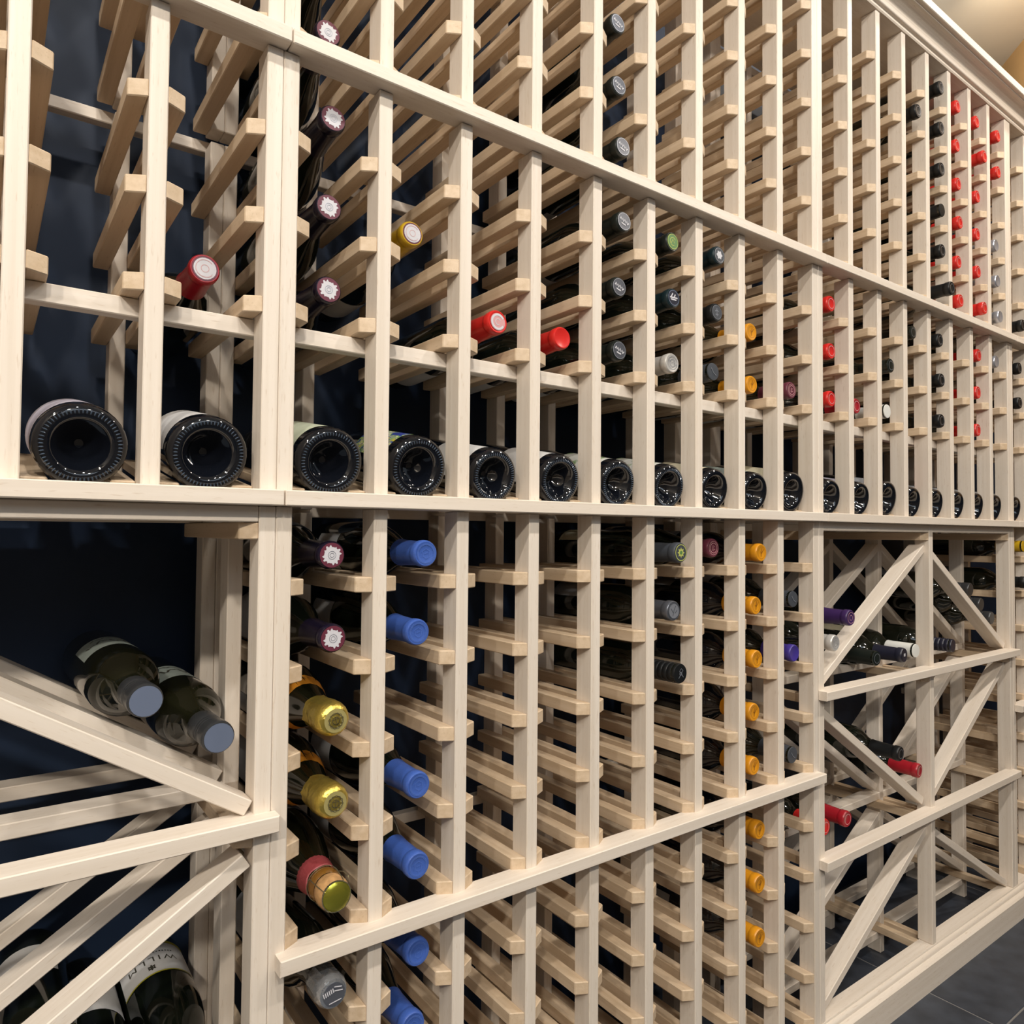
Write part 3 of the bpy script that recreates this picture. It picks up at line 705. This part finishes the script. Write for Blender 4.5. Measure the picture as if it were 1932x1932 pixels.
# ---- diamond bins
def binned(style, mx, mz, bx, bz, label, y=.0, body='bordeaux', **k):
    k.setdefault('lab', ('grey', .04, .12, 80, 60))
    return bottle(style, (mx, y, mz), (bx, y + LEN, bz), body, label, **k)
sb, lo = binned('steel', -.1195, -.1615, -.1320, -.1605, 'olive bottle with blue-reflecting grey screw cap, upper of two on the sloping slat', .02, lab=('sage', .085, .150, 88, 62), glass=GLASS_OLIVE, group='screw-cap bottles on the left slat')
link('print', stroke_mesh([[(-.03 + .003 * i, .004 * math.sin(i * 1.9) + .04 + .006 * math.sin(i * .7)) for i in range(21)], [(-.022 + .004 * i, .02 + .003 * math.cos(i * 2.3)) for i in range(12)]], .0030, K['print_dark'], wrap=(.0378, 88, .075)), lo)
s2, lo = binned('steel', -.0495, -.2085, -.0670, -.2008, 'olive bottle with blue-reflecting grey screw cap, lower of two against the post', .02, lab=('sage', .085, .150, 95, 62), glass=GLASS_OLIVE, group='screw-cap bottles on the left slat')
link('print', stroke_mesh([[(-.03 + .003 * i, .004 * math.sin(i * 1.7) + .04 + .006 * math.sin(i * .9)) for i in range(21)], [(-.022 + .004 * i, .02 + .003 * math.cos(i * 2.1)) for i in range(12)]], .0030, K['print_dark'], wrap=(.0378, 95, .075)), lo)
BT = T2[1]
wb, lo = binned('black', -.066, BT + .0405, -.0655, BT + .0410, 'dark bottle with white label bordered yellow, at the bottom of the left bin', .0, 'burgundy', lab=('white', .037, .104, 92, 66))
link('label_border', label_mesh('burgundy', .104, .1065, 92, 66, LB['yellow'], .0006), lo)
link('label_border', label_mesh('burgundy', .031, .037, 92, 66, LB['yellow'], .0006), lo)
tc_ = bpy.data.curves.new('letters', 'FONT'); tc_.body = 'WILLM'; tc_.size = .0160; tc_.align_x = 'CENTER'; tc_.space_character = 1.35
to = bpy.data.objects.new('letters', tc_); COL.objects.link(to)
dg = bpy.context.evaluated_depsgraph_get(); tme = bpy.data.meshes.new_from_object(to.evaluated_get(dg)); bpy.data.objects.remove(to)
for v in tme.vertices:
    r, mid, z0 = .0409, 98, .068
    x, y = -v.co.x, v.co.y                       # upside down for a viewer facing the neck
    a = math.radians(mid) - x / r; v.co = (r * math.cos(a), r * math.sin(a), z0 + y)
tme.materials.clear(); tme.materials.append(K['print_dark'])
link('lettering', tme, lo)
link('print', stroke_mesh([[(-.028 + .0035 * i, .0), (-.0262 + .0035 * i, .0)] for i in range(16)], .0022, K['print_dark'], wrap=(.0409, 98, .058)), lo)
link('crest', stroke_mesh([circ(.0035, 8), [(-.004, -.004), (.004, .004)], [(-.004, .004), (.004, -.004)], [(0, -.006), (0, .006)]], .0016, K['print_dark'], wrap=(.0409, 102, .091)), lo)
binned('black', -.1440, BT + .0380, -.1435, BT + .0382, 'dark bottle with grey label behind the lowest left slat, nearest the labelled bottle', .0, lab=('white', .05, .13, 90, 70), group='half-hidden bottles in the left bin')
binned('black', -.1970, BT + .0915, -.1975, BT + .0905, 'dark bottle lying on top of its neighbours in the left bin', .0, lab=('white', .05, .105, 130, 80), group='half-hidden bottles in the left bin')
binned('black', -.2540, BT + .0380, -.2535, BT + .0382, 'dark bottle at the left picture edge, bottom of the left bin', .0, lab=('grey', .05, .13, 90, 70), group='half-hidden bottles in the left bin')
B1 = T1[1] + .0386
binned('silver_white', 1.1028, -.2030, 1.1030, -.2012, 'white-silver capsule bottle in the bin, lying against the far post', .0, lab=('sage', .05, .15, 80, 70))
binned('purple', 1.1600, -.1570, 1.1715, -.1600, 'purple capsule bottle resting above the white-silver one in the bin', .0)
binned('green_ring', 1.262, T1[1] + .0410, 1.284, T1[1] + .0410, 'black bottle with pale ringed capsule, left of three under the peaked slats', .0, 'burgundy')
binned('navy', 1.3800, -.2525, 1.3660, B1, 'navy capsule with white bar, middle of three under the peaked slats', .0)
binned('white', 1.4450, -.2490, 1.4640, B1, 'long white capsule, right of three under the peaked slats', .005, lab=('cream', .05, .15, 80, 60))
binned('navy_plain', 1.6200, -.2520, 1.6020, B1, 'dark navy ridged capsule lying right of the bin centre post', .0)
G = 'dark screw-cap bottles on the right slat'
for (mx, mz), n in zip(((1.788, -.1265), (1.852, -.1680), (1.917, -.2075)), ('highest', 'middle', 'lowest')):
    binned('screw_dark', mx, mz, mx, -.0105 - .603 * (mx - 1.5223) + .0430 / .856, 'dark screw-cap bottle, %s of three on the right peaked slat' % n, .027, glass=GLASS_OLIVE, group=G)
lv = lambda x: -.3195 - .6150 * (x - 1.0651) + .0384 / .852
binned('black', 1.382, lv(1.382), 1.372, lv(1.372), 'black capsule bottle in the bin valley, above the red capsule', .010, lab=('white', .05, .14, 80, 60))
binned('red_b', 1.468, lv(1.468), 1.450, lv(1.450), 'deep red capsule bottle low in the bin valley', .010)
binned('red_b', 1.180, T2[1] + .0400, 1.186, T2[1] + .0378, 'long red capsule sticking out under the left bin slat', .020)
binned('red_ring', 1.108, T2[1] + .0385, 1.1060, T2[1] + .0378, 'red capsule with pink ring half hidden behind the far post pair', .025)

# ---- display row: bottles on tilted rails, bases forward
def knurl_mesh(R):
    k = ('knurl', R)
    if k not in _cache:
        bm = bmesh.new(); n = 60
        for i in range(n):
            a = 2 * math.pi * i / n; rc = R - .0078
            ca, sa = math.cos(a), math.sin(a)
            def P_(dr, dt, dz): return bm.verts.new(((rc + dr) * ca - dt * sa, (rc + dr) * sa + dt * ca, dz))
            top = P_(0, 0, -.0016); ring = [P_(.0027 * math.cos(q), .00105 * math.sin(q), .0004) for q in (0, 1.05, 2.09, 3.14, 4.19, 5.24)]
            for q in range(6): bm.faces.new((top, ring[q], ring[(q + 1) % 6]))
        me = finish(bm, 'knurling', True); me.materials.append(GLASS_KNURL_GLINT); _cache[k] = me
    return _cache[k]
DISP = [(-2, 'burgundy', 'lilac', 'first from the left, by the picture edge'), (-1, 'burgundy', 'white', 'second from the left, left of the near post pair'),
        (0, 'burgundy', 'pale_green', 'with pale green label, just right of the near post pair'), (1, 'burgundy', 'painted', 'with painted blue and green label'),
        (2, 'bordeaux', 'white', 'with white label, right of the painted one'), (3, 'bordeaux', 'white', 'second with white label right of the painted one'),
        (4, 'bordeaux', 'floral', 'with green floral label, first of two'), (5, 'bordeaux', 'floral', 'with green floral label, second of two'),
        (6, 'bordeaux', 'cream', 'below the slate grey capsule'), (7, 'bordeaux', 'sage', 'below the two orange capsules'),
        (8, 'burgundy', 'cream', 'just left of the far post pair'), (9, 'bordeaux', 'sage', 'just right of the far post pair'),
        (10, 'bordeaux', 'lilac', 'second right of the far post pair'), (11, 'burgundy', 'grey', 'below the small white capsule'),
        (12, 'bordeaux', 'red', 'with a trace of red label'), (13, 'bordeaux', 'grey', 'below the three black capsules'), (14, 'bordeaux', 'grey', 'right of the one below the black capsules'),
        (15, 'bordeaux', 'grey', 'below the three red capsules'), (16, 'bordeaux', 'grey', 'left of the last post pair'), (17, 'bordeaux', 'grey', 'at the right picture edge')]
ct, sn = math.cos(TILT), math.sin(TILT)
for c, kind, paper, where in DISP:
    R = BODY[kind][0]; half = (P - W) / 2 - DRW - .0003
    h = math.sqrt(R * R - half * half) / ct
    y0 = .013
    zc = DRZ + sn / ct * y0 + h + .0012
    b_ = V((colx(c) + 0, y0, zc)); m_ = b_ + V((random.uniform(-.001, .001), ct, sn)) * LEN
    root, lo = bottle('black' if c % 2 else 'screw_dark', m_, b_, kind, 'display-row bottle base, ' + where, 'display-row bottles with bases forward',
                      (paper, .022, .115, -100 - random.uniform(-10, 25), 75), GLASS_BACK)
    if kind == 'burgundy': pass
    if c < 6: 
        link('base_knurling', knurl_mesh(R), root)
